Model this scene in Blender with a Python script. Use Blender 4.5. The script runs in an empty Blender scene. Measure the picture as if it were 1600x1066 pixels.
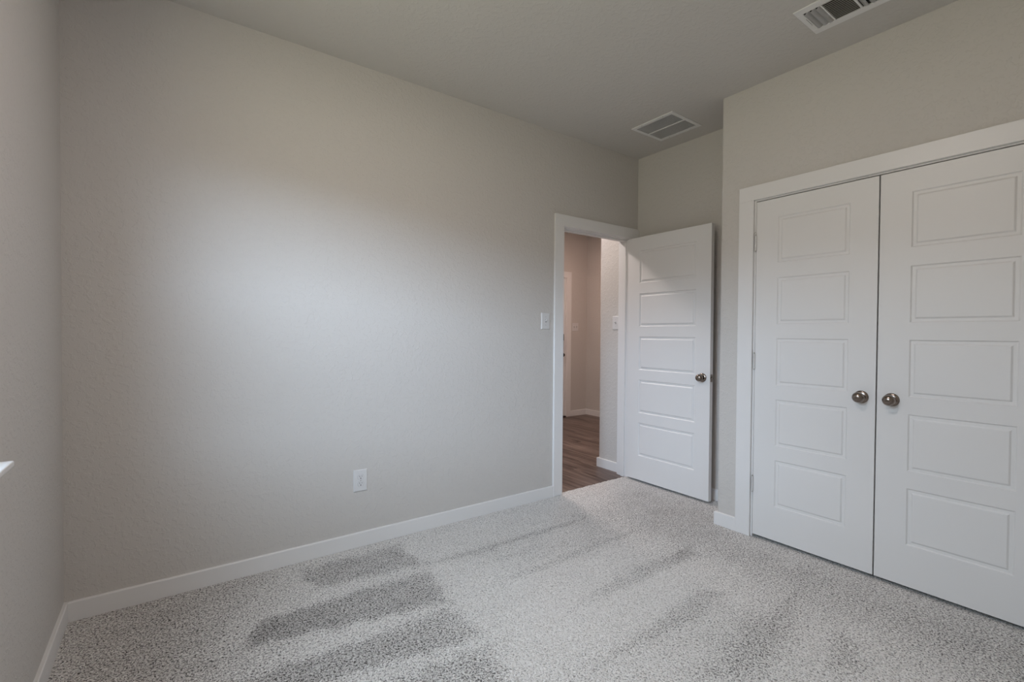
import bpy, bmesh, math, random
import numpy as np
from mathutils import Matrix, Vector

random.seed(7)
S = bpy.context.scene
COL = S.collection

# ------------------------------------------------------------------ camera
F_PX, YAW, PITCH, ROLL = 740.617, 35.8904, 0.892, 0.3852
CAM = Vector((0.3632, -2.7057, 1.2289))
_y, _p, _r = (math.radians(v) for v in (YAW, PITCH, ROLL))
fw = Vector((math.sin(_y)*math.cos(_p), math.cos(_y)*math.cos(_p), -math.sin(_p)))
rt = Vector((math.cos(_y), -math.sin(_y), 0.0)); up = rt.cross(fw)
r2 = rt*math.cos(_r) + up*math.sin(_r); u2 = up*math.cos(_r) - rt*math.sin(_r)
cd = bpy.data.cameras.new('camera'); cam = bpy.data.objects.new('camera', cd); COL.objects.link(cam)
cd.sensor_width = 36.0; cd.lens = F_PX/1600*36.0; cd.clip_start = 0.02
cam.matrix_world = Matrix(((r2.x, u2.x, -fw.x, CAM.x), (r2.y, u2.y, -fw.y, CAM.y), (r2.z, u2.z, -fw.z, CAM.z), (0, 0, 0, 1)))
S.camera = cam

# ------------------------------------------------------------------ light
EXPOSURE = -0.03
SKY, GROUND, SKYLINE, HAZE = 15.5, 8.0, 3.0, 44.0 # radiance of sky, lawn, and the band of roofs and trees at the horizon
ROOM_LAMP, HALL_LAMP, ENTRY_FILL = 80.0, 122.0, 66.0  # the entry value drives an added lamp that warms the far hall
S.view_settings.view_transform = 'Standard'; S.view_settings.look = 'None'
S.view_settings.exposure = EXPOSURE; S.view_settings.gamma = 1.0; S.view_settings.use_curve_mapping = False
S.cycles.use_denoising = True
S.cycles.max_bounces = 14; S.cycles.diffuse_bounces = 10; S.cycles.transparent_max_bounces = 16

W = bpy.data.worlds.new('daylight'); S.world = W; W.use_nodes = True
nt = W.node_tree; nt.nodes.clear()
tc = nt.nodes.new('ShaderNodeTexCoord'); sp = nt.nodes.new('ShaderNodeSeparateXYZ')
mr = nt.nodes.new('ShaderNodeMapRange'); mr.inputs['From Min'].default_value = -1; mr.inputs['From Max'].default_value = 1
cr = nt.nodes.new('ShaderNodeValToRGB'); bg = nt.nodes.new('ShaderNodeBackground'); wo = nt.nodes.new('ShaderNodeOutputWorld')
nt.links.new(tc.outputs['Generated'], sp.inputs[0]); nt.links.new(sp.outputs['Z'], mr.inputs['Value'])
nt.links.new(mr.outputs['Result'], cr.inputs['Fac']); nt.links.new(cr.outputs['Color'], bg.inputs['Color'])
nt.links.new(bg.outputs[0], wo.inputs[0])
def _e(deg): return 0.5 + 0.5*math.sin(math.radians(deg))
stops = [(_e(-90), GROUND, (1.0, .93, .68)), (_e(-3), GROUND, (1.0, .93, .68)), (_e(0), SKYLINE, (1, .95, .80)), (_e(9), SKYLINE, (1, .95, .80)),
         (_e(12), SKY, (.70, .83, 1.0)), (_e(40), SKY*1.5, (.68, .82, 1.0)), (_e(90), SKY*1.7, (.64, .80, 1.0))]
while len(cr.color_ramp.elements) < len(stops): cr.color_ramp.elements.new(0.5)
for el, (p, k, c) in zip(cr.color_ramp.elements, stops):
    el.position = p; el.color = (c[0]*k/10, c[1]*k/10, c[2]*k/10, 1)
bg.inputs['Strength'].default_value = 10.0
# hazy bright part of the sky, low on the side the room's window looks along
dot = nt.nodes.new('ShaderNodeVectorMath'); dot.operation = 'DOT_PRODUCT'; 
sq = nt.nodes.new('ShaderNodeVectorMath'); sq.operation = 'MULTIPLY'; nt.links.new(tc.outputs['Generated'], sq.inputs[0]); sq.inputs[1].default_value = (1, 1, 0)
nn = nt.nodes.new('ShaderNodeVectorMath'); nn.operation = 'NORMALIZE'; nt.links.new(sq.outputs[0], nn.inputs[0]); nt.links.new(nn.outputs[0], dot.inputs[0])
dot.inputs[1].default_value = Vector((-.46, -.888, 0)).normalized()
hz = nt.nodes.new('ShaderNodeMapRange'); hz.interpolation_type = 'SMOOTHERSTEP'; nt.links.new(dot.outputs['Value'], hz.inputs['Value'])
hz.inputs['From Min'].default_value = math.cos(math.radians(80)); hz.inputs['From Max'].default_value = 1.0
clear = nt.nodes.new('ShaderNodeMapRange'); clear.interpolation_type = 'SMOOTHSTEP'; nt.links.new(sp.outputs['Z'], clear.inputs['Value'])
clear.inputs['From Min'].default_value = math.sin(math.radians(7.5)); clear.inputs['From Max'].default_value = math.sin(math.radians(11))
band = nt.nodes.new('ShaderNodeMapRange'); band.interpolation_type = 'SMOOTHSTEP'; nt.links.new(sp.outputs['Z'], band.inputs['Value'])
band.inputs['From Min'].default_value = math.sin(math.radians(17)); band.inputs['From Max'].default_value = math.sin(math.radians(42))
band.inputs['To Min'].default_value = 1.0; band.inputs['To Max'].default_value = 0.0
mb = nt.nodes.new('ShaderNodeMath'); mb.operation = 'MULTIPLY'; nt.links.new(clear.outputs['Result'], mb.inputs[0]); nt.links.new(band.outputs['Result'], mb.inputs[1])
mu = nt.nodes.new('ShaderNodeMath'); mu.operation = 'MULTIPLY'; nt.links.new(hz.outputs['Result'], mu.inputs[0]); nt.links.new(mb.outputs[0], mu.inputs[1])
ms = nt.nodes.new('ShaderNodeMath'); ms.operation = 'MULTIPLY'; nt.links.new(mu.outputs[0], ms.inputs[0]); ms.inputs[1].default_value = HAZE
bg2 = nt.nodes.new('ShaderNodeBackground'); bg2.inputs['Color'].default_value = (.64, .78, 1.04, 1); nt.links.new(ms.outputs[0], bg2.inputs['Strength'])
ad = nt.nodes.new('ShaderNodeAddShader'); nt.links.new(bg.outputs[0], ad.inputs[0]); nt.links.new(bg2.outputs[0], ad.inputs[1]); nt.links.new(ad.outputs[0], wo.inputs[0])

# ------------------------------------------------------------------ key dimensions (metres; origin = left corner of the far wall on the carpet)
H = 2.7432
XA, XC, YC = 3.6585, 3.2479, -1.0082            # alcove wall, closet wall, outside corner
YB = -3.10                                       # wall behind the camera
WT = 0.115
CT, CW, BT, BH = 0.017, 0.088, 0.014, 0.083     # casing thickness/width, baseboard thickness/height
DX0, DX1, DZ = 2.797, 3.563, 2.040              # faces of the room door's jamb
KY0, KY1, KZ = -1.2365, -2.4675, 2.037          # faces of the closet jamb
WY0, WY1, WZ0, WZM, WZ1 = -1.03, -2.02, 0.897, 1.66, 2.42   # window opening
HX, HYC, HYF, HXR, HXL = 3.617, 0.394, 2.535, 5.573, 1.10   # hall: right wall, its corner, far wall, far side wall, left wall
HZ = -0.006

window_portal = bpy.data.lights.new('window_portal', 'AREA'); window_portal.shape = 'RECTANGLE'
window_portal.size = WY0-WY1; window_portal.size_y = WZ1-WZ0; window_portal.cycles.is_portal = True
po = bpy.data.objects.new('window_portal', window_portal); COL.objects.link(po)
po.location = (-0.15, (WY0+WY1)/2, (WZ0+WZ1)/2); po.rotation_euler = (math.radians(90), 0, math.radians(-90))
# area lights shine along -Z: turn that to +X (into the room)
po.matrix_world = Matrix(((0, 0, -1, -0.15), (1, 0, 0, (WY0+WY1)/2), (0, -1, 0, (WZ0+WZ1)/2), (0, 0, 0, 1)))

# ------------------------------------------------------------------ materials
def new_mat(name):
    m = bpy.data.materials.new(name); m.use_nodes = True
    n = m.node_tree; b = n.nodes['Principled BSDF']; return m, n, b
def simple(name, col, rough=.5, metal=0.0, spec=.5):
    m, n, b = new_mat(name)
    b.inputs['Base Color'].default_value = (*col, 1); b.inputs['Roughness'].default_value = rough
    b.inputs['Metallic'].default_value = metal; b.inputs['Specular IOR Level'].default_value = spec
    return m
def math_node(n, op, a, b=None, clamp=False):
    x = n.nodes.new('ShaderNodeMath'); x.operation = op; x.use_clamp = clamp
    for i, v in enumerate((a, b)):
        if v is None: continue
        if isinstance(v, (int, float)): x.inputs[i].default_value = v
        else: n.links.new(v, x.inputs[i])
    return x.outputs[0]
def noise(n, vec, scale, detail=2, rough=.5, dist=0):
    x = n.nodes.new('ShaderNodeTexNoise'); x.inputs['Scale'].default_value = scale; x.inputs['Detail'].default_value = detail
    x.inputs['Roughness'].default_value = rough; x.inputs['Distortion'].default_value = dist
    n.links.new(vec, x.inputs['Vector']); return x.outputs['Fac']
def maprange(n, v, a, b, c=0, d=1):
    x = n.nodes.new('ShaderNodeMapRange'); n.links.new(v, x.inputs['Value'])
    for k, q in zip(('From Min', 'From Max', 'To Min', 'To Max'), (a, b, c, d)): x.inputs[k].default_value = q
    x.interpolation_type = 'SMOOTHSTEP'; return x.outputs['Result']
def mix(n, f, a, b):
    x = n.nodes.new('ShaderNodeMix'); x.data_type = 'RGBA'
    n.links.new(f, x.inputs['Factor'])
    for s, v in ((x.inputs[6], a), (x.inputs[7], b)):
        if isinstance(v, tuple): s.default_value = (*v, 1)
        else: n.links.new(v, s)
    return x.outputs[2]
def bump(n, b, h, dist, strength=1.0):
    x = n.nodes.new('ShaderNodeBump'); x.inputs['Distance'].default_value = dist; x.inputs['Strength'].default_value = strength
    n.links.new(h, x.inputs['Height']); n.links.new(x.outputs[0], b.inputs['Normal'])
def position(n): return n.nodes.new('ShaderNodeNewGeometry').outputs['Position']

def wall_paint(name, col, amount=1.0):
    """rolled paint over a light orange-peel / knockdown drywall texture"""
    m, n, b = new_mat(name); p = position(n)
    b.inputs['Base Color'].default_value = (*col, 1); b.inputs['Roughness'].default_value = .62; b.inputs['Specular IOR Level'].default_value = .25
    big = maprange(n, noise(n, p, 42, 3, .55, .4), .50, .60)
    fine = noise(n, p, 160, 2, .5)
    h = math_node(n, 'ADD', big, math_node(n, 'MULTIPLY', fine, .55))
    bump(n, b, h, .0014*amount, .58); return m
M = {}
M['wall'] = wall_paint('greige_wall_paint', (.565, .545, .518))
M['ceiling'] = wall_paint('ceiling_paint', (.575, .558, .53), .8)
M['trim'] = simple('white_trim_paint', (.735, .732, .726), .38)
M['door'] = simple('white_door_paint', (.73, .727, .72), .42)
M['plate'] = simple('white_plastic', (.65, .648, .645), .3)
M['slot'] = simple('dark_slot', (.015, .015, .015), .6)
M['vent'] = simple('white_enamel_metal', (.74, .74, .735), .35)
M['duct'] = simple('dark_duct_metal', (.035, .035, .033), .7)
M['lever'] = simple('grey_lever_metal', (.30, .30, .29), .4, .6)
M['seam'] = simple('grey_seam', (.36, .36, .36), .5)
M['hinge'] = simple('painted_hinge_metal', (.66, .655, .645), .35, .2)
M['steel'] = simple('screw_steel', (.45, .43, .40), .35, 1.0)
M['bronze'] = simple('oil_rubbed_bronze', (.05, .032, .026), .4, .8)
M['black'] = simple('black_plastic', (.012, .012, .012), .35)
M['vinyl'] = simple('white_window_vinyl', (.80, .80, .80), .35)

def nickel():
    m, n, b = new_mat('satin_nickel'); p = n.nodes.new('ShaderNodeTexCoord').outputs['Object']
    b.inputs['Metallic'].default_value = 1; b.inputs['Base Color'].default_value = (.26, .22, .19, 1)
    b.inputs['Roughness'].default_value = .2; b.inputs['Anisotropic'].default_value = .55
    t = n.nodes.new('ShaderNodeTangent'); t.direction_type = 'RADIAL'; t.axis = 'Y'; n.links.new(t.outputs[0], b.inputs['Tangent'])
    return m
M['nickel'] = nickel()

def glass():
    m = bpy.data.materials.new('window_glass'); m.use_nodes = True; n = m.node_tree; n.nodes.clear()
    o = n.nodes.new('ShaderNodeOutputMaterial'); x = n.nodes.new('ShaderNodeMixShader'); f = n.nodes.new('ShaderNodeLayerWeight')
    t = n.nodes.new('ShaderNodeBsdfTransparent'); g = n.nodes.new('ShaderNodeBsdfGlossy'); g.inputs['Roughness'].default_value = .02
    t.inputs['Color'].default_value = (.93, .95, .94, 1); f.inputs['Blend'].default_value = .5
    n.links.new(math_node(n, 'ADD', math_node(n, 'MULTIPLY', math_node(n, 'POWER', f.outputs['Facing'], 5), .92), .04, True), x.inputs[0]); n.links.new(t.outputs[0], x.inputs[1]); n.links.new(g.outputs[0], x.inputs[2]); n.links.new(x.outputs[0], o.inputs[0])
    return m
M['glass'] = glass()
def screen():
    m = bpy.data.materials.new('insect_screen'); m.use_nodes = True; n = m.node_tree; n.nodes.clear()
    o = n.nodes.new('ShaderNodeOutputMaterial'); x = n.nodes.new('ShaderNodeMixShader'); x.inputs[0].default_value = .38
    t = n.nodes.new('ShaderNodeBsdfTransparent'); d = n.nodes.new('ShaderNodeBsdfDiffuse'); d.inputs['Color'].default_value = (.03, .03, .03, 1)
    n.links.new(t.outputs[0], x.inputs[1]); n.links.new(d.outputs[0], x.inputs[2]); n.links.new(x.outputs[0], o.inputs[0])
    return m
M['screen'] = screen()
def emit(name, col, k):
    m, n, b = new_mat(name); b.inputs['Base Color'].default_value = (.8, .8, .8, 1)
    b.inputs['Emission Color'].default_value = (*col, 1); b.inputs['Emission Strength'].default_value = k; return m
M['room_glow'] = emit('room_lamp_diffuser', (1.0, .87, .84), ROOM_LAMP)
M['hall_glow'] = emit('hall_lamp_diffuser', (1.0, .87, .83), HALL_LAMP)
M['entry_fill'] = emit('entry_fill_diffuser', (1.0, .68, .56), ENTRY_FILL)

def carpet():
    m, n, b = new_mat('cut_pile_carpet'); p = position(n)
    at = n.nodes.new('ShaderNodeAttribute'); at.attribute_name = 'nap_tone'; nap_tone = at.outputs['Fac']
    # jitter the cell lookup so tufts look twisted
    wob = n.nodes.new('ShaderNodeTexNoise'); wob.inputs['Scale'].default_value = 55; wob.inputs['Detail'].default_value = 1; n.links.new(p, wob.inputs['Vector'])
    add = n.nodes.new('ShaderNodeMixRGB'); add.blend_type = 'LINEAR_LIGHT'; add.inputs[0].default_value = .012
    n.links.new(p, add.inputs[1]); n.links.new(wob.outputs['Color'], add.inputs[2])
    v = n.nodes.new('ShaderNodeTexVoronoi'); v.voronoi_dimensions = '2D'; v.inputs['Scale'].default_value = 160; n.links.new(add.outputs[0], v.inputs['Vector'])
    tuft = maprange(n, v.outputs['Distance'], .28, .56, 1, 0)
    cell = n.nodes.new('ShaderNodeSeparateColor'); n.links.new(v.outputs['Color'], cell.inputs[0])
    dots = maprange(n, noise(n, p, 118, 2, .6), .36, .58)
    fac = math_node(n, 'MULTIPLY', math_node(n, 'ADD', math_node(n, 'MULTIPLY', tuft, .66), math_node(n, 'MULTIPLY', dots, .62)), 1.0, True)
    fac = math_node(n, 'ADD', fac, math_node(n, 'MULTIPLY', math_node(n, 'SUBTRACT', nap_tone, .47), 1.45), True)
    warm = mix(n, cell.outputs[0], (.78, .755, .725), (.94, .925, .90))
    col = mix(n, fac, (.075, .067, .061), warm)
    n.links.new(col, b.inputs['Base Color']); b.inputs['Roughness'].default_value = .95; b.inputs['Specular IOR Level'].default_value = .05
    b.inputs['Sheen Weight'].default_value = .15; b.inputs['Sheen Roughness'].default_value = .6
    bump(n, b, math_node(n, 'ADD', tuft, math_node(n, 'MULTIPLY', dots, .7)), .006, .7)
    return m
M['carpet'] = carpet()

def planks():
    m, n, b = new_mat('dark_wood_planks'); p = position(n)
    mp = n.nodes.new('ShaderNodeMapping'); mp.inputs['Rotation'].default_value = (0, 0, math.radians(90)); n.links.new(p, mp.inputs['Vector'])
    br = n.nodes.new('ShaderNodeTexBrick'); br.inputs['Scale'].default_value = 1; br.inputs['Mortar Size'].default_value = .0012
    br.inputs['Brick Width'].default_value = 1.22; br.inputs['Row Height'].default_value = .15; br.offset = .37
    br.inputs['Color1'].default_value = (.0, .0, .0, 1); br.inputs['Color2'].default_value = (1, 1, 1, 1); br.inputs['Mortar'].default_value = (.5, .5, .5, 1)
    n.links.new(mp.outputs[0], br.inputs['Vector'])
    st = n.nodes.new('ShaderNodeMapping'); st.inputs['Scale'].default_value = (17, 1.1, 1)
    sh = n.nodes.new('ShaderNodeVectorMath'); sh.operation = 'ADD'
    sc = n.nodes.new('ShaderNodeVectorMath'); sc.operation = 'SCALE'; sc.inputs['Scale'].default_value = 7.0; n.links.new(br.outputs['Color'], sc.inputs[0])
    n.links.new(p, sh.inputs[0]); n.links.new(sc.outputs[0], sh.inputs[1]); n.links.new(sh.outputs[0], st.inputs['Vector'])
    g1 = maprange(n, noise(n, st.outputs[0], 1.0, 6, .68, .9), .34, .66)
    sep = n.nodes.new('ShaderNodeSeparateColor'); n.links.new(br.outputs['Color'], sep.inputs[0])
    f = math_node(n, 'ADD', math_node(n, 'MULTIPLY', g1, .75), math_node(n, 'MULTIPLY', sep.outputs[0], .25), True)
    col = mix(n, f, (.030, .013, .009), (.23, .175, .150))
    col = mix(n, br.outputs['Fac'], col, (.02, .012, .01))
    n.links.new(col, b.inputs['Base Color']); b.inputs['Roughness'].default_value = .42
    bump(n, b, g1, .0006, .5); return m
M['planks'] = planks()

# ------------------------------------------------------------------ builders
class MB:
    """collects shapes into one mesh"""
    def __init__(s): s.bm = bmesh.new()
    def box(s, a, b, bev=0.0, seg=1):
        a, b = [min(x, y) for x, y in zip(a, b)], [max(x, y) for x, y in zip(a, b)]
        t = bmesh.new(); bmesh.ops.create_cube(t, size=1)
        for v in t.verts: v.co = Vector([a[i] + (v.co[i]+.5)*(b[i]-a[i]) for i in range(3)])
        if bev: bmesh.ops.bevel(t, geom=t.edges[:], offset=bev, segments=seg, affect='EDGES', profile=.5)
        s.merge(t); return s
    def prism(s, pts, z0, z1):
        t = bmesh.new(); lo = [t.verts.new((x, y, z0)) for x, y in pts]; hi = [t.verts.new((x, y, z1)) for x, y in pts]
        n = len(pts); t.faces.new(lo[::-1]); t.faces.new(hi)
        for i in range(n): t.faces.new((lo[i], lo[(i+1) % n], hi[(i+1) % n], hi[i]))
        bmesh.ops.recalc_face_normals(t, faces=t.faces[:]); s.merge(t); return s
    def lathe(s, prof, axis=(0, -1, 0), at=(0, 0, 0), n=32):
        """profile of (radius, distance along axis)"""
        t = bmesh.new(); q = Vector((0, 0, 1)).rotation_difference(Vector(axis)).to_matrix().to_4x4(); q.translation = Vector(at)
        rings = []
        for r, d in prof:
            if r < 1e-6: rings.append([t.verts.new((0, 0, d))])
            else: rings.append([t.verts.new((r*math.cos(2*math.pi*k/n), r*math.sin(2*math.pi*k/n), d)) for k in range(n)])
        for A, B in zip(rings, rings[1:]):
            for k in range(n):
                a0, a1 = A[k % len(A)], A[(k+1) % len(A)]; b0, b1 = B[k % len(B)], B[(k+1) % len(B)]
                f = [a0, a1, b1, b0] if len(A) > 1 and len(B) > 1 else ([a0, b1, b0] if len(A) == 1 else [a0, a1, b0])
                try: t.faces.new(f)
                except ValueError: pass
        for ring, sgn in ((rings[0], 1), (rings[-1], -1)):
            if len(ring) > 1: t.faces.new(ring)
        bmesh.ops.recalc_face_normals(t, faces=t.faces[:]); t.transform(q); s.merge(t); return s
    def quadstrip(s, rows, thick=None):
        t = bmesh.new(); vs = [[t.verts.new(p) for p in r] for r in rows]
        for A, B in zip(vs, vs[1:]):
            for i in range(len(A)-1): t.faces.new((A[i], A[i+1], B[i+1], B[i]))
        if thick: bmesh.ops.solidify(t, geom=t.faces[:], thickness=thick)
        bmesh.ops.recalc_face_normals(t, faces=t.faces[:]); s.merge(t); return s
    def merge(s, t):
        me = bpy.data.meshes.new('t'); t.to_mesh(me); t.free(); s.bm.from_mesh(me); bpy.data.meshes.remove(me)
    def xf(s, m): s.bm.transform(m); return s
    def obj(s, name, mat, parent=None, smooth=False, loc=None):
        me = bpy.data.meshes.new(name); s.bm.to_mesh(me); s.bm.free(); me.materials.append(M[mat] if isinstance(mat, str) else mat)
        if smooth:
            me.polygons.foreach_set('use_smooth', [True]*len(me.polygons)); me.set_sharp_from_angle(angle=math.radians(38))
        o = bpy.data.objects.new(name, me); COL.objects.link(o)
        if loc: o.location = loc
        if parent: o.parent = parent
        return o
def tag(o, label, cat, kind=None, group=None):
    o['label'] = label; o['category'] = cat
    if kind: o['kind'] = kind
    if group: o['group'] = group
    return o
def root(name, loc, rz=0.0):
    o = bpy.data.objects.new(name, None); COL.objects.link(o); o.location = loc; o.rotation_euler = (0, 0, rz); o.empty_display_size = .1; return o
def rounded(p, a, b, r, n=5):
    """points rounding the corner p between directions a and b"""
    p, a, b = Vector(p), Vector(a).normalized(), Vector(b).normalized(); c = p + a*r + b*r
    return [tuple(c - b*r*math.cos(t) - a*r*math.sin(t)) for t in [math.pi/2*k/n for k in range(n+1)]]
DOWN = -math.pi/2                                # turn a leaf built along +x so that it runs along -y and faces -x

# ------------------------------------------------------------------ walls, ceiling, floors
RV, SV = (3.3005, -.5435, .146, .147), (2.8665, -1.8250, .0845, .1475)   # duct holes: centre and half sizes
w = MB()
ys = [YB-.12, SV[1]-SV[3], SV[1]+SV[3], RV[1]-RV[3], RV[1]+RV[3], HYF+.12]
for k, (a, b) in enumerate(zip(ys, ys[1:])):
    if k % 2 == 0: w.box((-.16, a, H), (5.75, b, H+.12))
    else:
        hv = SV if k == 1 else RV
        w.box((-.16, a, H), (hv[0]-hv[2], b, H+.12)); w.box((hv[0]+hv[2], a, H), (5.75, b, H+.12))
tag(w.obj('ceiling', 'ceiling'), 'flat pale greige ceiling over the whole bedroom', 'ceiling', 'structure')
w = MB()
w.box((-.16, 0, 0), (DX0-.018, WT, H)); w.box((DX1+.018, 0, 0), (HXR+.115, WT, H)); w.box((DX0-.018, 0, DZ+.018), (DX1+.018, WT, H))
w.box((DX0-.018, .04, -.05), (DX1+.018, .05, -.03))
tag(w.obj('wall_front', 'wall'), 'long greige wall with the outlet and the open doorway', 'wall', 'structure')
w = MB()
w.box((-.16, YB-.12, 0), (0, 0, WZ0)); w.box((-.16, YB-.12, WZ1), (0, 0, H)); w.box((-.16, WY0, WZ0), (0, 0, WZ1)); w.box((-.16, YB-.12, WZ0), (0, WY1, WZ1))
tag(w.obj('wall_left', 'wall'), 'greige wall at the left edge holding the white window sill', 'wall', 'structure')
tag(MB().box((XA, YC, 0), (XA+.115, 0, H)).obj('wall_alcove', 'wall'), 'narrow greige wall behind the open door under the square vent', 'wall', 'structure')
w = MB(); OY0, OY1 = KY0+.018, KY1-.018
corner = rounded((XC, YC), (1, 0), (0, -1), .012)
w.prism([(XC, OY0)] + [tuple(q) for q in rounded((XC, YC), (0, -1), (1, 0), .012)][::-1] [::-1] + [(4.06, YC), (4.06, YC-.1), (XC+.115, YC-.1), (XC+.115, OY0)], 0, H)
w.box((XC, OY1, KZ+.018), (XC+.115, OY0, H)); w.box((XC, YB, 0), (XC+.115, OY1, H))
tag(w.obj('wall_closet', 'wall'), 'greige wall around the double closet doors with the outside corner', 'wall', 'structure')
tag(MB().box((3.96, YB, 0), (4.06, YC-.1, H)).obj('wall_closet_back', 'wall'), 'greige back wall inside the closed closet', 'wall', 'structure')
tag(MB().box((-.16, YB-.12, 0), (4.06, YB, H)).obj('wall_back', 'wall'), 'greige bedroom wall behind the camera', 'wall', 'structure')
w = MB()
w.prism([(HX, WT)] + rounded((HX, HYC), (0, -1), (1, 0), .012) + [(HXR, HYC), (HXR, WT)], 0, H)
tag(w.obj('wall_hall_right', 'wall'), 'textured pinkish hall wall just beyond the doorway holding a switch', 'wall', 'structure')
tag(MB().box((HXR, WT, HZ), (HXR+.115, HYF+.12, H)).obj('wall_hall_end', 'wall'), 'darker wall at the right of the far hall corner', 'wall', 'structure')
FX0, FX1, FZ = 4.205, 5.148, 2.065              # opening for the entry door in the hall's far wall
w = MB()
w.box((HXL-.1, HYF, HZ), (FX0-.02, HYF+.12, H)); w.box((FX1+.02, HYF, HZ), (HXR, HYF+.12, H)); w.box((FX0-.02, HYF, FZ+.02), (FX1+.02, HYF+.12, H))
tag(w.obj('wall_hall_far', 'wall'), 'dim pinkish wall at the far end of the hall with a double switch', 'wall', 'structure')
tag(MB().box((HXL-.1, WT, HZ), (HXL, HYF, H)).obj('wall_hall_left', 'wall'), 'greige hall wall hidden left of the doorway', 'wall', 'structure')

tag(MB().box((HXL-.1, .03, -.08), (5.75, HYF+.12, HZ)).obj('floor_hall', 'planks'), 'dark brown wood plank floor of the hall beyond the doorway', 'floor', 'structure')

# carpet: vacuum marks, then broad darker and lighter areas, as polygons on the floor (x, y)
NAP_TONES = [(-.30, 0.017, [(.90, -.11), (1.21, -.10), (1.44, -.10), (1.455, -.41), (1.12, -.37), (.93, -.32)]),
       (-.34, 0.015, [(1.435, -.475), (1.405, -.813), (1.116, -.74), (.881, -.69), (.60, -.62), (.68, -.47), (.987, -.474)]),
       (-.30, 0.015, [(1.385, -.827), (1.395, -1.075), (1.29, -1.09), (1.011, -1.03), (.752, -.99), (.48, -.82), (.78, -.82), (1.066, -.85)]),
       (-.28, 0.021, [(1.445, -1.165), (1.38, -1.19), (1.345, -1.40), (1.30, -1.70), (.90, -1.60), (.75, -1.10), (1.07, -1.13), (1.369, -1.148)]),
       (-.26, 0.014, [(1.476, -.415), (2.108, -.42), (2.512, -.444), (2.641, -.414), (2.50, -.475), (2.059, -.465), (1.739, -.47)]),
       (-.07, .040, [(1.70, -.47), (2.55, -.48), (2.62, -.74), (1.95, -.75)]),
       (-.24, 0.014, [(1.676, -.745), (1.891, -.774), (2.252, -.757), (2.431, -.755), (2.698, -.775), (2.387, -.785), (2.202, -.805), (1.846, -.815)]),
       (-.26, 0.015, [(1.78, -1.163), (2.066, -1.108), (2.378, -1.085), (2.822, -1.097), (2.719, -1.189), (2.27, -1.185), (1.92, -1.183)]),
       (-.26, 0.020, [(1.664, -1.482), (1.789, -1.478), (1.992, -1.453), (2.457, -1.408), (2.534, -1.498), (2.245, -1.535), (1.958, -1.516)]),
       (-.26, .035, [(1.905, -1.75), (2.2, -1.702), (2.433, -1.671), (2.752, -1.70), (2.525, -1.798), (2.29, -1.835), (2.025, -1.835)]),
       (-.22, 0.021, [(2.30, -1.99), (2.592, -1.935), (2.624, -1.958), (2.44, -2.069)]),
       (-.26, .14, [(2.55, -.35), (3.5, -.15), (3.5, -1.0), (3.2, -1.3), (3.2, -2.6), (2.75, -2.6), (2.75, -1.3)]),  # broad darker area by the closet and alcove
       (-.36, .25, [(.0, .1), (.75, .1), (.55, -1.0), (0, -1.0)]),  # broad darker area in the left corner
       (+.13, .08, [(1.48, -.55), (2.3, -.9), (2.4, -1.05), (1.7, -1.15), (1.45, -.9)]),  # this and the next: broad lighter areas mid-floor
       (+.20, .10, [(1.45, -1.0), (2.45, -1.2), (2.40, -1.40), (1.7, -1.46), (1.35, -1.4)])]
def poly_sd(X, Y, poly):
    """signed distance to a polygon, negative inside"""
    d = np.full(X.shape, 1e9); inside = np.zeros(X.shape, bool); n = len(poly)
    for i in range(n):
        ax, ay = poly[i]; bx, by = poly[(i+1) % n]; ex, ey = bx-ax, by-ay
        t = np.clip(((X-ax)*ex+(Y-ay)*ey)/(ex*ex+ey*ey), 0, 1)
        d = np.minimum(d, np.hypot(X-ax-t*ex, Y-ay-t*ey))
        c = ((ay > Y) != (by > Y)) & (X < ex*(Y-ay)/(ey if ey else 1e-9)+ax); inside ^= c
    return np.where(inside, -d, d)
def smooth_noise(rng, nx, ny, cx, cy):
    g = rng.random((cy+2, cx+2)); ys = np.linspace(0, cy, ny); xs = np.linspace(0, cx, nx)
    yi, xi = ys.astype(int), xs.astype(int); fy, fx = (ys-yi)[:, None], (xs-xi)[None, :]
    fy, fx = fy*fy*(3-2*fy), fx*fx*(3-2*fx)
    return (g[yi][:, xi]*(1-fy)*(1-fx)+g[yi][:, xi+1]*(1-fy)*fx+g[yi+1][:, xi]*fy*(1-fx)+g[yi+1][:, xi+1]*fy*fx)
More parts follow.
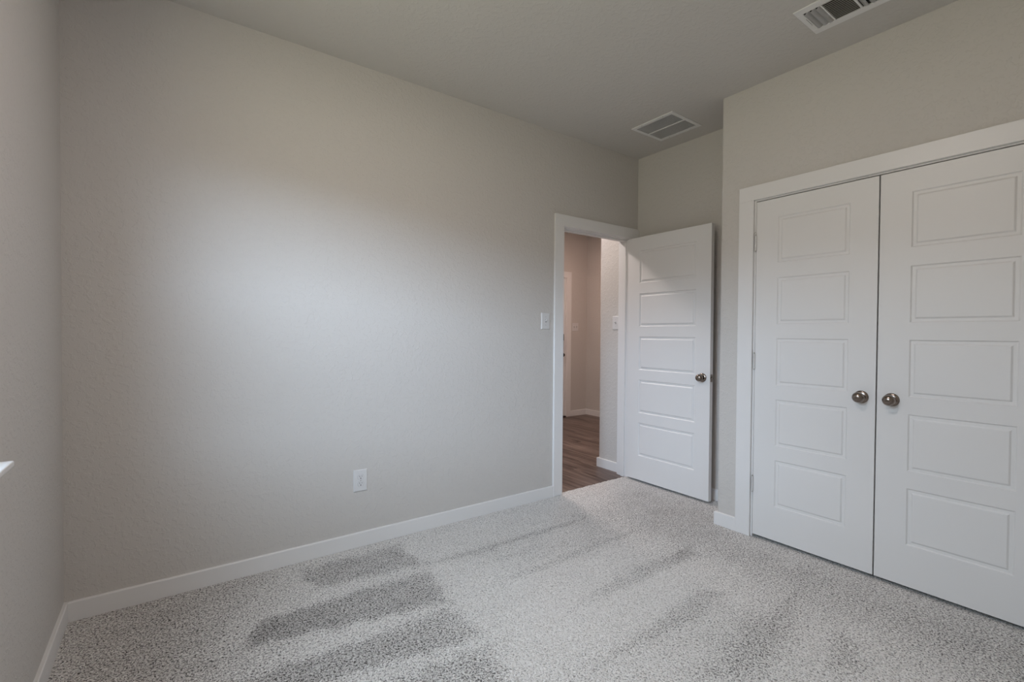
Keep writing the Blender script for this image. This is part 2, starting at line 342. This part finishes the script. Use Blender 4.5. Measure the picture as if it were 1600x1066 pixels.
def build_carpet():
    rng = np.random.default_rng(4); x0, x1, y0, y1, st = 0.0, 3.98, YB, .034, .014
    nx, ny = int((x1-x0)/st)+1, int((y1-y0)/st)+1
    X, Y = np.meshgrid(np.linspace(x0, x1, nx), np.linspace(y0, y1, ny))
    wx = (smooth_noise(rng, nx, ny, 90, 70)-.5)*.05; wy = (smooth_noise(rng, nx, ny, 110, 80)-.5)*.035
    nap_tone = np.full(X.shape, .655)
    for amp, soft, poly in NAP_TONES: nap_tone += amp*.88/(1+np.exp(poly_sd(X+wx, Y+wy, poly)/soft*1.5))
    nap_tone += (smooth_noise(rng, nx, ny, 60, 48)-.5)*.05 + (smooth_noise(rng, nx, ny, 18, 60)-.5)*.05
    Z = (smooth_noise(rng, nx, ny, 140, 110)-.5)*.0016 - .0008
    Y[-1] += (rng.random(nx)-.5)*.010; Z[-1] -= .004
    co = np.stack([X, Y, Z], -1).reshape(-1, 3)
    sk = np.stack([X[-1], Y[-1]+.001, np.full(nx, -.03)], -1); base = len(co); co = np.vstack([co, sk])
    i = np.arange(nx*ny).reshape(ny, nx); faces = np.stack([i[:-1, :-1], i[:-1, 1:], i[1:, 1:], i[1:, :-1]], -1).reshape(-1, 4)
    k = np.arange(nx-1); ed = np.stack([i[-1, :-1], i[-1, 1:], base+k+1, base+k], -1); faces = np.vstack([faces, ed])
    me = bpy.data.meshes.new('floor'); me.from_pydata(co.tolist(), [], faces.tolist())
    a = me.attributes.new('nap_tone', 'FLOAT', 'POINT'); v = np.concatenate([nap_tone.ravel(), nap_tone[-1]]).astype(np.float32); a.data.foreach_set('value', v)
    me.polygons.foreach_set('use_smooth', [True]*len(me.polygons)); me.materials.append(M['carpet'])
    o = bpy.data.objects.new('floor', me); COL.objects.link(o)
    tag(o, 'grey beige cut pile carpet with vacuum marks', 'carpet', 'structure')
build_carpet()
tag(MB().box((-.16, YB-.12, -.14), (4.06, .03, -.035)).obj('floor_base', 'trim'), 'bare slab hidden beneath the grey carpet', 'floor', 'structure')

# ------------------------------------------------------------------ baseboards
def base_run(name, pts, label, z=0.0):
    """baseboard along a polyline of wall points; the room lies to the left of the direction of travel"""
    m = MB(); P = [Vector(p) for p in pts]; n = len(P); off = []
    for i in range(n):
        ds = []
        if i: ds.append((P[i]-P[i-1]).normalized())
        if i < n-1: ds.append((P[i+1]-P[i]).normalized())
        ns = [Vector((-q.y, q.x)) for q in ds]
        v = ns[0] if len(ns) == 1 else (ns[0]+ns[1])/(1+ns[0].dot(ns[1]))
        off.append(v)
    prof = [(0, 0), (BT, 0), (BT, BH-.003), (BT-.003, BH), (0, BH)]
    rows = [[(P[i].x+off[i].x*d, P[i].y+off[i].y*d, z+h) for d, h in prof] for i in range(n)]
    t = bmesh.new(); vs = [[t.verts.new(p) for p in r] for r in rows]
    for A, B in zip(vs, vs[1:]):
        for i in range(5): t.faces.new((A[i], A[(i+1) % 5], B[(i+1) % 5], B[i]))
    t.faces.new(vs[0]); t.faces.new(vs[-1]); bmesh.ops.recalc_face_normals(t, faces=t.faces[:]); m.merge(t)
    return tag(m.obj(name, 'trim'), label, 'baseboard', 'structure')
CX0 = DX0-.005-CW                                # outer edge of the room door casing
base_run('baseboard_front', [(CX0, 0), (BT, 0)], 'white baseboard along the long wall below the outlet')
base_run('baseboard_left', [(0, 0), (0, YB)], 'white baseboard on the wall below the window sill')
base_run('baseboard_alcove', [(XA, YC), (XA, -CT)], 'white baseboard on the wall behind the open door')
base_run('baseboard_closet', [(XC, -1.136), (XC, YC), (XA-BT, YC)], 'short white baseboard wrapping the outside corner beside the closet')
base_run('baseboard_back', [(BT, YB), (XC, YB)], 'white baseboard behind the camera')
base_run('baseboard_hall_right', [(HX, WT+CT), (HX, HYC), (HXR-BT, HYC)], 'short white baseboard just beyond the doorway on the hall floor', HZ)
base_run('baseboard_hall_end', [(HXR, HYC+BT), (HXR, HYF-BT)], 'dim baseboard right of the far hall corner', HZ)
base_run('baseboard_hall_far', [(HXR, HYF), (FX1+.085, HYF)], 'dim baseboard left of the far hall corner beside the entry casing', HZ)

# ------------------------------------------------------------------ room door frame
t1 = tag(root('trim_1', ((DX0+DX1)/2, 0, 0)), 'white flat casing and jamb around the open doorway', 'door frame', 'structure')
def kid(mb, name, mat, parent, smooth=False):
    """a part whose shapes were given in world coordinates"""
    mb.xf(Matrix.Translation(-parent.location) if not parent.rotation_euler.z else (Matrix.Translation(parent.location) @ Matrix.Rotation(parent.rotation_euler.z, 4, 'Z')).inverted())
    return mb.obj(name, mat, parent, smooth)
kid(MB().box((CX0, -CT, 0), (DX0-.005, 0, DZ+.005), .0015), 'side_casing', 'trim', t1)
kid(MB().box((DX1+.005, -CT, 0), (XA-.001, 0, DZ+.005), .0015), 'side_casing', 'trim', t1)
kid(MB().box((CX0, -CT, DZ+.005), (XA-.001, 0, DZ+.005+CW), .0015), 'head_casing', 'trim', t1)
kid(MB().box((DX0-.018, 0, HZ), (DX0, WT, DZ), .001), 'side_jamb', 'trim', t1)
kid(MB().box((DX1, 0, HZ), (DX1+.018, WT, DZ), .001), 'side_jamb', 'trim', t1)
kid(MB().box((DX0-.018, 0, DZ), (DX1+.018, WT, DZ+.018), .001), 'head_jamb', 'trim', t1)
sm = MB().box((DX0, .040, HZ), (DX0+.011, .075, DZ), .001).box((DX1-.011, .040, HZ), (DX1, .075, DZ), .001).box((DX0+.011, .040, DZ-.011), (DX1-.011, .075, DZ), .001)
kid(sm, 'door_stop_or_light_block', 'trim', t1)
kid(MB().box((DX1+.005, WT, HZ), (HX, WT+CT, DZ+.005), .0015), 'hall_side_casing', 'trim', t1)
kid(MB().box((CX0, WT, HZ), (DX0-.005, WT+CT, DZ+.005), .0015), 'hall_side_casing', 'trim', t1)
kid(MB().box((CX0, WT, DZ+.005), (HX, WT+CT, DZ+.005+CW), .0015), 'hall_head_casing', 'trim', t1)
kid(MB().box((DX0, .012, .90), (DX0+.0015, .040, .957)), 'strike_plate', 'nickel', t1)

# ------------------------------------------------------------------ closet frame
t2 = tag(root('trim_2', (XC, (KY0+KY1)/2, 0)), 'white flat casing and jamb around the double closet doors', 'door frame', 'structure')
CO = .091
kid(MB().box((XC-CT, KY0+.0095, 0), (XC, KY0+.0095+CO, KZ+.008), .0015), 'side_casing', 'trim', t2)
kid(MB().box((XC-CT, KY1-.0095-CO, 0), (XC, KY1-.0095, KZ+.008), .0015), 'side_casing', 'trim', t2)
kid(MB().box((XC-CT, KY1-.0095-CO, KZ+.008), (XC, KY0+.0095+CO, KZ+.008+CW), .0015), 'head_casing', 'trim', t2)
kid(MB().box((XC, KY0, 0), (XC+.115, KY0+.018, KZ), .001), 'side_jamb', 'trim', t2)
kid(MB().box((XC, KY1-.018, 0), (XC+.115, KY1, KZ), .001), 'side_jamb', 'trim', t2)
kid(MB().box((XC, KY1-.018, KZ), (XC+.115, KY0+.018, KZ+.018), .001), 'head_jamb', 'trim', t2)
for a, b in ((-1.747, -1.803), (-1.905, -1.960)):
    kid(MB().box((XC-.0012, a, KZ+.0005), (XC+.02, b, KZ+.0068), .0006), 'catch_strike', 'hinge', t2)

# ------------------------------------------------------------------ moulded five panel doors
PZ = [(.220, .495), (.578, .853), (.936, 1.212), (1.295, 1.568), (1.655, 1.923)]
LOOP = [(0, 0), (.005, .0052), (.0065, .0056), (.0165, .0056), (.0185, .0050), (.0235, .0006), (.0265, 0)]   # (inset, depth) of the moulding
def leaf(width, height, thick, xa, xb, panels):
    """leaf along +x from 0, front face at y=0 looking to -y, with pressed panels on both faces"""
    t = bmesh.new(); xs = [0, xa, xb, width]; zs = [0]
    for a, b in panels: zs += [a, b]
    zs.append(height)
    for side in (0, 1):
        def V(x, z, d): return t.verts.new((x, d if side == 0 else thick-d, z))
        for i in range(3):
            for j in range(len(zs)-1):
                x0, x1, z0, z1 = xs[i], xs[i+1], zs[j], zs[j+1]
                if i == 1 and j % 2 == 1:
                    prev = None
                    for ins, dep in LOOP:
                        ring = [V(x0+ins, z0+ins, dep), V(x1-ins, z0+ins, dep), V(x1-ins, z1-ins, dep), V(x0+ins, z1-ins, dep)]
                        if prev:
                            for k in range(4): t.faces.new((prev[k], prev[(k+1) % 4], ring[(k+1) % 4], ring[k]))
                        prev = ring
                    t.faces.new(prev)
                else: t.faces.new((V(x0, z0, 0), V(x1, z0, 0), V(x1, z1, 0), V(x0, z1, 0)))
    c = [(0, 0), (width, 0), (width, thick), (0, thick)]
    for x in (0, width):
        for z0, z1 in zip(zs, zs[1:]):
            t.faces.new([t.verts.new(q) for q in ((x, 0, z0), (x, thick, z0), (x, thick, z1), (x, 0, z1))])
    for z in (0, height):
        for x0, x1 in zip(xs, xs[1:]): t.faces.new([t.verts.new(q) for q in ((x0, 0, z), (x1, 0, z), (x1, thick, z), (x0, thick, z))])
    bmesh.ops.remove_doubles(t, verts=t.verts[:], dist=1e-5)
    bmesh.ops.recalc_face_normals(t, faces=t.faces[:])
    m = MB(); m.merge(t); return m
KNOB = [(.0105, .010), (.0105, .021), (.0135, .0245), (.0205, .0285), (.0255, .0345), (.0272, .0415), (.0262, .0485), (.0225, .0555), (.0165, .0605), (.009, .0630), (0, .0638)]
ROSE = [(.0325, 0), (.0325, .0035), (.0312, .0058), (.0265, .0082), (.0190, .0100), (.0135, .0112), (.0105, .0150), (.0105, .0160)]
def add_knob(door, x, z, y=0.0, sgn=-1):
    k = MB().lathe(KNOB, (0, sgn, 0), (0, 0, 0), 40).obj('knob', 'nickel', door, True, (x, y, z)); k['label'] = 'satin nickel knob'
    MB().lathe(ROSE, (0, sgn, 0), (0, 0, 0), 40).obj('rose', 'nickel', k, True)
    return k
def add_hinge(door, x, z, y, h=.092):
    m = MB(); seg = h/5
    for q in range(5): m.lathe([(.0056, 0), (.0062, .0006), (.0062, seg-.0012), (.0056, seg-.0006)], (0, 0, 1), (0, 0, -h/2+q*seg), 16)
    hg = m.obj('hinge', 'hinge', door, True, (x, y, z)); hg['label'] = 'painted butt hinge'
    p = MB().lathe([(.0028, 0), (.0046, .001), (.0046, .004), (.002, .0065), (0, .007)], (0, 0, 1), (0, 0, h/2), 14).lathe([(.0028, 0), (.0040, .001), (.0036, .004), (0, .0065)], (0, 0, -1), (0, 0, -h/2), 14)
    p.obj('hinge_pin', 'steel', hg, True); return hg
def rel(z0): return [(a-z0, b-z0) for a, b in PZ]

d1 = tag(root('door_1', (3.527, -.013, .018), DOWN), 'white five panel door standing open against the alcove wall', 'door', 'structure')
leaf(.762, 2.017, .035, .120, .642, rel(.018)).obj('door_leaf', 'door', d1)
add_knob(d1, .702, .916-.018); add_knob(d1, .702, .916-.018, .035, 1)
lp = MB().box((.762, .005, .870), (.7632, .030, .926), .0004).obj('latch_plate', 'nickel', d1); lp['label'] = 'nickel latch plate on the door edge'
MB().lathe([(.008, 0), (.008, .008), (.0075, .009)], (1, 0, 0), (.7632, .0175, .898), 20).obj('latch_bolt', 'nickel', lp, True)

CW_L = .6090
d2 = tag(root('door_2', (XC-.003, -1.2400, .020), DOWN), 'left closet door with white panels and its knob at the right', 'door', 'structure')
leaf(CW_L, 2.0110, .035, .1245, .4870, rel(.02)).obj('door_leaf', 'door', d2)
add_knob(d2, CW_L-.060, .916-.02)
for z in (1.785, 1.072, .326): add_hinge(d2, -.0015, z-.02, -.0055)
ring = []
for k in range(14):
    a = math.pi*1.6*k/13; ring.append((-.0015-.006*math.cos(a)-.002, -.0075, 1.785+.056+.010*math.sin(a)-.02))
hm = MB()
for p, q in zip(ring, ring[1:]): hm.lathe([(.0009, 0), (.0009, (Vector(q)-Vector(p)).length)], tuple((Vector(q)-Vector(p)).normalized()), p, 8)
hm.obj('hinge_stop_wire', 'steel', d2, True)

d3 = tag(root('door_3', (XC-.003, -1.8555, .020), DOWN), 'right closet door with white panels cut by the photo edge', 'door', 'structure')
leaf(CW_L, 2.0110, .035, .1245, .4890, rel(.02)).obj('door_leaf', 'door', d3)
add_knob(d3, .060, .916-.02)

# ------------------------------------------------------------------ entry door in the hall
d4 = tag(root('door_4', (FX1-.012, HYF-.001, HZ+.02), math.pi), 'entry door edge with dark hardware at the far end of the hall', 'door', 'structure')
# leaf runs from its latch edge (at x = FX1) to the left; its face looks to the hall
leaf(FX1-FX0-.024, FZ-HZ-.03, .042, .14, .78, rel(.02)).xf(Matrix.Translation((0, -.047, 0))).obj('door_leaf', 'door', d4)
dk = MB().box((.055, -.006, .985), (.118, .020, 1.115), .006, 2).box((.055, -.006, 1.115), (.118, .030, 1.215), .006, 2).obj('deadbolt_keypad', 'black', d4)
dk['label'] = 'black keypad deadbolt'
kb = MB().lathe(ROSE, (0, 1, 0), (.075, -.005, .905), 24).lathe(KNOB, (0, 1, 0), (.075, -.005, .905), 24).obj('knob', 'bronze', d4, True); kb['label'] = 'dark bronze knob'
MB().box((.0, -.05, -.02), (FX1-FX0-.024, .03, -.004), .002).obj('threshold', 'bronze', d4)
t3 = tag(root('trim_3', (FX1, HYF, HZ)), 'pinkish white casing beside the entry door at the hall end', 'door frame', 'structure')
kid(MB().box((FX1-.002, HYF-CT, HZ), (FX1+.088, HYF, FZ-.002), .0015), 'side_casing', 'trim', t3)
kid(MB().box((FX0-.088, HYF-CT, HZ), (FX0+.002, HYF, FZ-.002), .0015), 'side_casing', 'trim', t3)
kid(MB().box((FX0-.088, HYF-CT, FZ-.002), (FX1+.088, HYF, FZ+.086), .0015), 'head_casing', 'trim', t3)
kid(MB().box((FX1-.009, HYF, HZ), (FX1+.02, HYF+.12, FZ)), 'side_jamb', 'trim', t3)
kid(MB().box((FX0-.02, HYF, HZ), (FX0+.009, HYF+.12, FZ)), 'side_jamb', 'trim', t3)
kid(MB().box((FX0-.02, HYF, FZ-.009), (FX1+.02, HYF+.12, FZ+.02)), 'head_jamb', 'trim', t3)
kid(MB().box((FX0-.02, HYF+.055, HZ), (FX1+.02, HYF+.11, FZ)), 'door_stop_or_light_block', 'trim', t3)  # unseen panel across the opening behind the door, added to block light

# ------------------------------------------------------------------ window
wn = tag(root('window_1', (0, (WY0+WY1)/2, WZ0)), 'window with white sill at the left edge of the photo', 'window', 'structure')
ym = (WY0+WY1)/2
def ring_y(m, xa, xb, ya, yb, za, zb, f):
    m.box((xa, ya, za), (xb, ya+f, zb)); m.box((xa, yb-f, za), (xb, yb, zb)); m.box((xa, ya+f, za), (xb, yb-f, za+f)); m.box((xa, ya+f, zb-f), (xb, yb-f, zb)); return m
kid(ring_y(MB(), -.145, -.085, WY1, WY0, WZ0, WZ1, .030), 'window_frame', 'vinyl', wn)
us = kid(ring_y(MB(), -.138, -.118, WY1+.03, WY0-.03, WZM-.02, WZ1-.03, .032), 'upper_sash', 'vinyl', wn)
ls = kid(ring_y(MB(), -.112, -.092, WY1+.03, WY0-.03, WZ0+.03, WZM+.022, .036), 'lower_sash', 'vinyl', wn)
def sub(mb, name, mat, parent):
    o = kid(mb, name, mat, wn); o.parent = parent; return o
sub(MB().box((-.130, WY1+.062, WZM+.012), (-.127, WY0-.062, WZ1-.062)), 'pane', 'glass', us)
sub(MB().box((-.104, WY1+.066, WZ0+.066), (-.101, WY0-.066, WZM-.014)), 'pane', 'glass', ls)
kid(MB().box((-.1440, WY1+.03, WZ0+.03), (-.1435, WY0-.03, WZM)), 'insect_screen', 'screen', wn)
sl = MB().box((-.085, WY1, WZ0-.016), (0.0, WY0, WZ0)).box((0, WY1-.045, WZ0-.016), (.0425, WY0+.045, WZ0), .004, 2)
kid(sl, 'window_sill', 'trim', wn)

# ------------------------------------------------------------------ outlet and switches
def plate(mb, w_, h_):
    """wall plate lying in the xz plane, back at y=0, front toward -y, with sloped rim"""
    t = bmesh.new(); lev = [(0, 0), (0, -.0025), (.003, -.0055), (.006, -.0060)]
    rings = [[t.verts.new((sx*(w_/2-i), d, sz*(h_/2-i))) for sx, sz in ((-1, -1), (1, -1), (1, 1), (-1, 1))] for i, d in lev]
    for A, B in zip(rings, rings[1:]):
        for k in range(4): t.faces.new((A[k], A[(k+1) % 4], B[(k+1) % 4], B[k]))
    t.faces.new(rings[-1]); t.faces.new(rings[0]); bmesh.ops.recalc_face_normals(t, faces=t.faces[:]); mb.merge(t); return mb
o1 = tag(root('wall_outlet', (1.2515, 0, .380)), 'white duplex power outlet low on the long greige wall', 'outlet')
plate(MB(), .079, .125).obj('cover_plate', 'plate', o1)
def receptacle(z):
    t = bmesh.new(); pts = []
    for k in range(36):
        a = 2*math.pi*k/36; pts.append((.0172*math.cos(a), max(-.0142, min(.0142, .0172*math.sin(a)))))
    lo = [t.verts.new((x, -.0060, q)) for x, q in pts]; hi = [t.verts.new((x*.97, -.0078, q*.97)) for x, q in pts]
    for i in range(36): t.faces.new((lo[i], lo[(i+1) % 36], hi[(i+1) % 36], hi[i]))
    t.faces.new(hi); bmesh.ops.recalc_face_normals(t, faces=t.faces[:]); m = MB(); m.merge(t)
    r = m.obj('receptacle', 'plate', o1, False, (0, 0, z))
    # shadow gap around the insert
    MB().box((-.0075, -.0081, .0010), (-.0052, -.0077, .0092)).obj('blade_slot', 'slot', r)
    MB().box((.0052, -.0081, .0015), (.0072, -.0077, .0085)).obj('blade_slot', 'slot', r)
    MB().lathe([(.0031, 0), (.0031, .0004)], (0, -1, 0), (0, -.0077, -.0065), 14).obj('ground_hole', 'slot', r)
    g = bmesh.new(); a = [g.verts.new((x*1.045, -.0061, q*1.05)) for x, q in pts]; b2 = [g.verts.new((x, -.0061, q)) for x, q in pts]
    for i in range(36): g.faces.new((a[i], a[(i+1) % 36], b2[(i+1) % 36], b2[i]))
    gm = MB(); gm.merge(g); gm.obj('seam', 'seam', r)
receptacle(.0195); receptacle(-.0195)
MB().lathe([(.003, 0), (.003, .0006), (.002, .001), (0, .0011)], (0, -1, 0), (0, -.006, 0), 14).obj('screw', 'steel', o1, True)
def switch(loc, rz, label, w_=.079, xs=(0.0,), group=None):
    s = tag(root('light_switch', loc, rz), label, 'light switch')
    plate(MB(), w_, .121).obj('cover_plate', 'plate', s)
    for x in xs:
        MB().box((x-.0052, -.0066, -.0120), (x+.0052, -.0058, .0120)).obj('toggle_slot', 'seam', s)
        tg = MB().box((-.0042, -.017, -.0045), (.0042, 0, .0045), .0012, 2).xf(Matrix.Rotation(math.radians(-24), 4, 'X'))
        tg.obj('toggle', 'plate', s, True, (x, -.0055, .002))
        for z in (.030, -.030): MB().lathe([(.0029, 0), (.0029, .0005), (0, .0010)], (0, -1, 0), (x, -.006, z), 12).obj('screw', 'seam', s, True)
    return s
switch((2.6245, 0, 1.324), 0, 'white toggle switch on the long wall left of the doorway')
switch((HX, .197, 1.332), DOWN, 'white toggle switch on the hall wall seen through the doorway')
switch((5.3275, HYF, 1.334), 0, 'dim double toggle switch in the hall beside the entry door', .125, (-.023, .023))

# ------------------------------------------------------------------ ceiling vents
v1 = tag(root('return_vent', (3.3005, -.5435, H)), 'square white return grille in the ceiling above the open door', 'vent')
def frame_z(m, x0, x1, y0, y1, fx, fy, drop):
    m.box((x0, y0, -drop), (x0+fx, y1, 0), .0015); m.box((x1-fx, y0, -drop), (x1, y1, 0), .0015)
    m.box((x0+fx-.001, y0, -drop), (x1-fx+.001, y0+fy, 0), .0015); m.box((x0+fx-.001, y1-fy, -drop), (x1-fx+.001, y1, 0), .0015); return m
frame_z(MB(), -.1760, .1760, -.1755, .1755, .0300, .0270, .007).obj('frame', 'vent', v1)
def duct_box(v, hx, hy, d=.125):
    t = .001
    return MB().box((-hx, -hy, 0), (-hx+t, hy, d)).box((hx-t, -hy, 0), (hx, hy, d)).box((-hx+t, -hy, 0), (hx-t, -hy+t, d)).box((-hx+t, hy-t, 0), (hx-t, hy, d)).box((-hx, -hy, d), (hx, hy, d+.004)).obj('duct_box', 'duct', v)
duct_box(v1, RV[2], RV[3])
n_l = 23
for s0, s1 in ((-.1450, -.0080), (.0050, .1450)):
    lm = MB()
    for k in range(n_l):
        y = -.1455 + (k+.5)*.291/n_l
        lm.quadstrip([[(s0, y+.0036, -.0062), (s1, y+.0036, -.0062)], [(s0, y-.0034, -.0024), (s1, y-.0034, -.0024)]], .0007)
    lm.obj('louvers', 'vent', v1)
MB().box((-.0090, -.149, -.0068), (.0060, .149, -.0006), .001).obj('divider_bar', 'vent', v1)
for sx in (-1, 1):
    for sy in (-1, 1): MB().lathe([(.003, 0), (.003, .0004), (0, .0012)], (0, 0, -1), (sx*.163, sy*.09, -.007), 12).obj('screw', 'lever', v1, True)

v2 = tag(root('supply_vent', (2.8665, -1.8250, H)), 'white three way supply vent cut off at the top of the photo', 'vent')
# local: x across (0.25 m), y along; banks at both ends, straight blades in the middle
frame_z(MB(), -.1265, .1265, -.1745, .1745, .0420, .0270, .006).box((-.0845, .0700, -.006), (.0845, .0760, 0)).box((-.0845, -.0380, -.006), (.0845, -.0300, 0)).obj('frame', 'vent', v2)
duct_box(v2, SV[2], SV[3])
def scoop(m, y, sgn):
    """stamped blade running across the vent: hinged inside the duct, its rounded lip rolled out below the face"""
    rows = []
    for a in np.linspace(0, 1, 9):
        row = []
        for x, a0 in ((-.0838, .62), (-.0690, 0), (-.030, 0), (.030, 0), (.0838, 0)):
            q = a0 + (1-a0)*a
            row.append((x, y - sgn*.0228*q, -.0058 - .0034*math.sin(q*math.pi*.9) + .0098*q*q))
        rows.append(row)
    m.quadstrip(rows, .0009)
cl = MB()
for k in range(3): scoop(cl, .1470-.0245*k, 1)
cl.obj('curved_blades', 'vent', v2, True)
cl = MB()
for k in range(4): scoop(cl, -.0620-.0270*k, -1)
cl.obj('curved_blades', 'vent', v2, True)
sb = MB()
for k in range(13):
    x = -.0790 + k*.158/12
    sb.quadstrip([[(x-.0006, -.0300, -.0058), (x-.0006, .0700, -.0058)], [(x+.0006, -.0300, -.0022), (x+.0006, .0700, -.0022)]], .0008)
sb.obj('straight_blades', 'vent', v2)
lv = MB().box((-.036, .153, -.0064), (.030, .1545, -.0058)).obj('lever_slot', 'slot', v2)
MB().box((.020, .1525, -.012), (.030, .1560, -.0055), .001).obj('damper_lever', 'vent', v2)

# ------------------------------------------------------------------ ceiling lamps (above the frame, they light the room and the hall; the entry one is added)
def flush_lamp(loc, glow, label, r=.15):
    l = tag(root('ceiling_light', loc), label, 'ceiling light')
    MB().lathe([(r+.012, 0), (r+.012, .012), (r+.004, .020), (r-.002, .020)], (0, 0, -1), (0, 0, 0), 48).obj('rim', 'vent', l, True)
    MB().lathe([(r-.003, .0195), (r-.004, .026), (r*.8, .034), (r*.4, .039), (0, .040)], (0, 0, -1), (0, 0, 0), 48).obj('diffuser', glow, l, True)
    return l
flush_lamp((1.18, -1.72, H), 'room_glow', 'round flush ceiling light in the middle of the bedroom ceiling')
flush_lamp((3.05, .95, H), 'hall_glow', 'round flush ceiling light in the hall ceiling beyond the doorway')
flush_lamp((4.50, 1.50, H), 'entry_fill', 'unseen round light added over the entry to warm the far hall')  # assumed lamp, added only to brighten the far hall
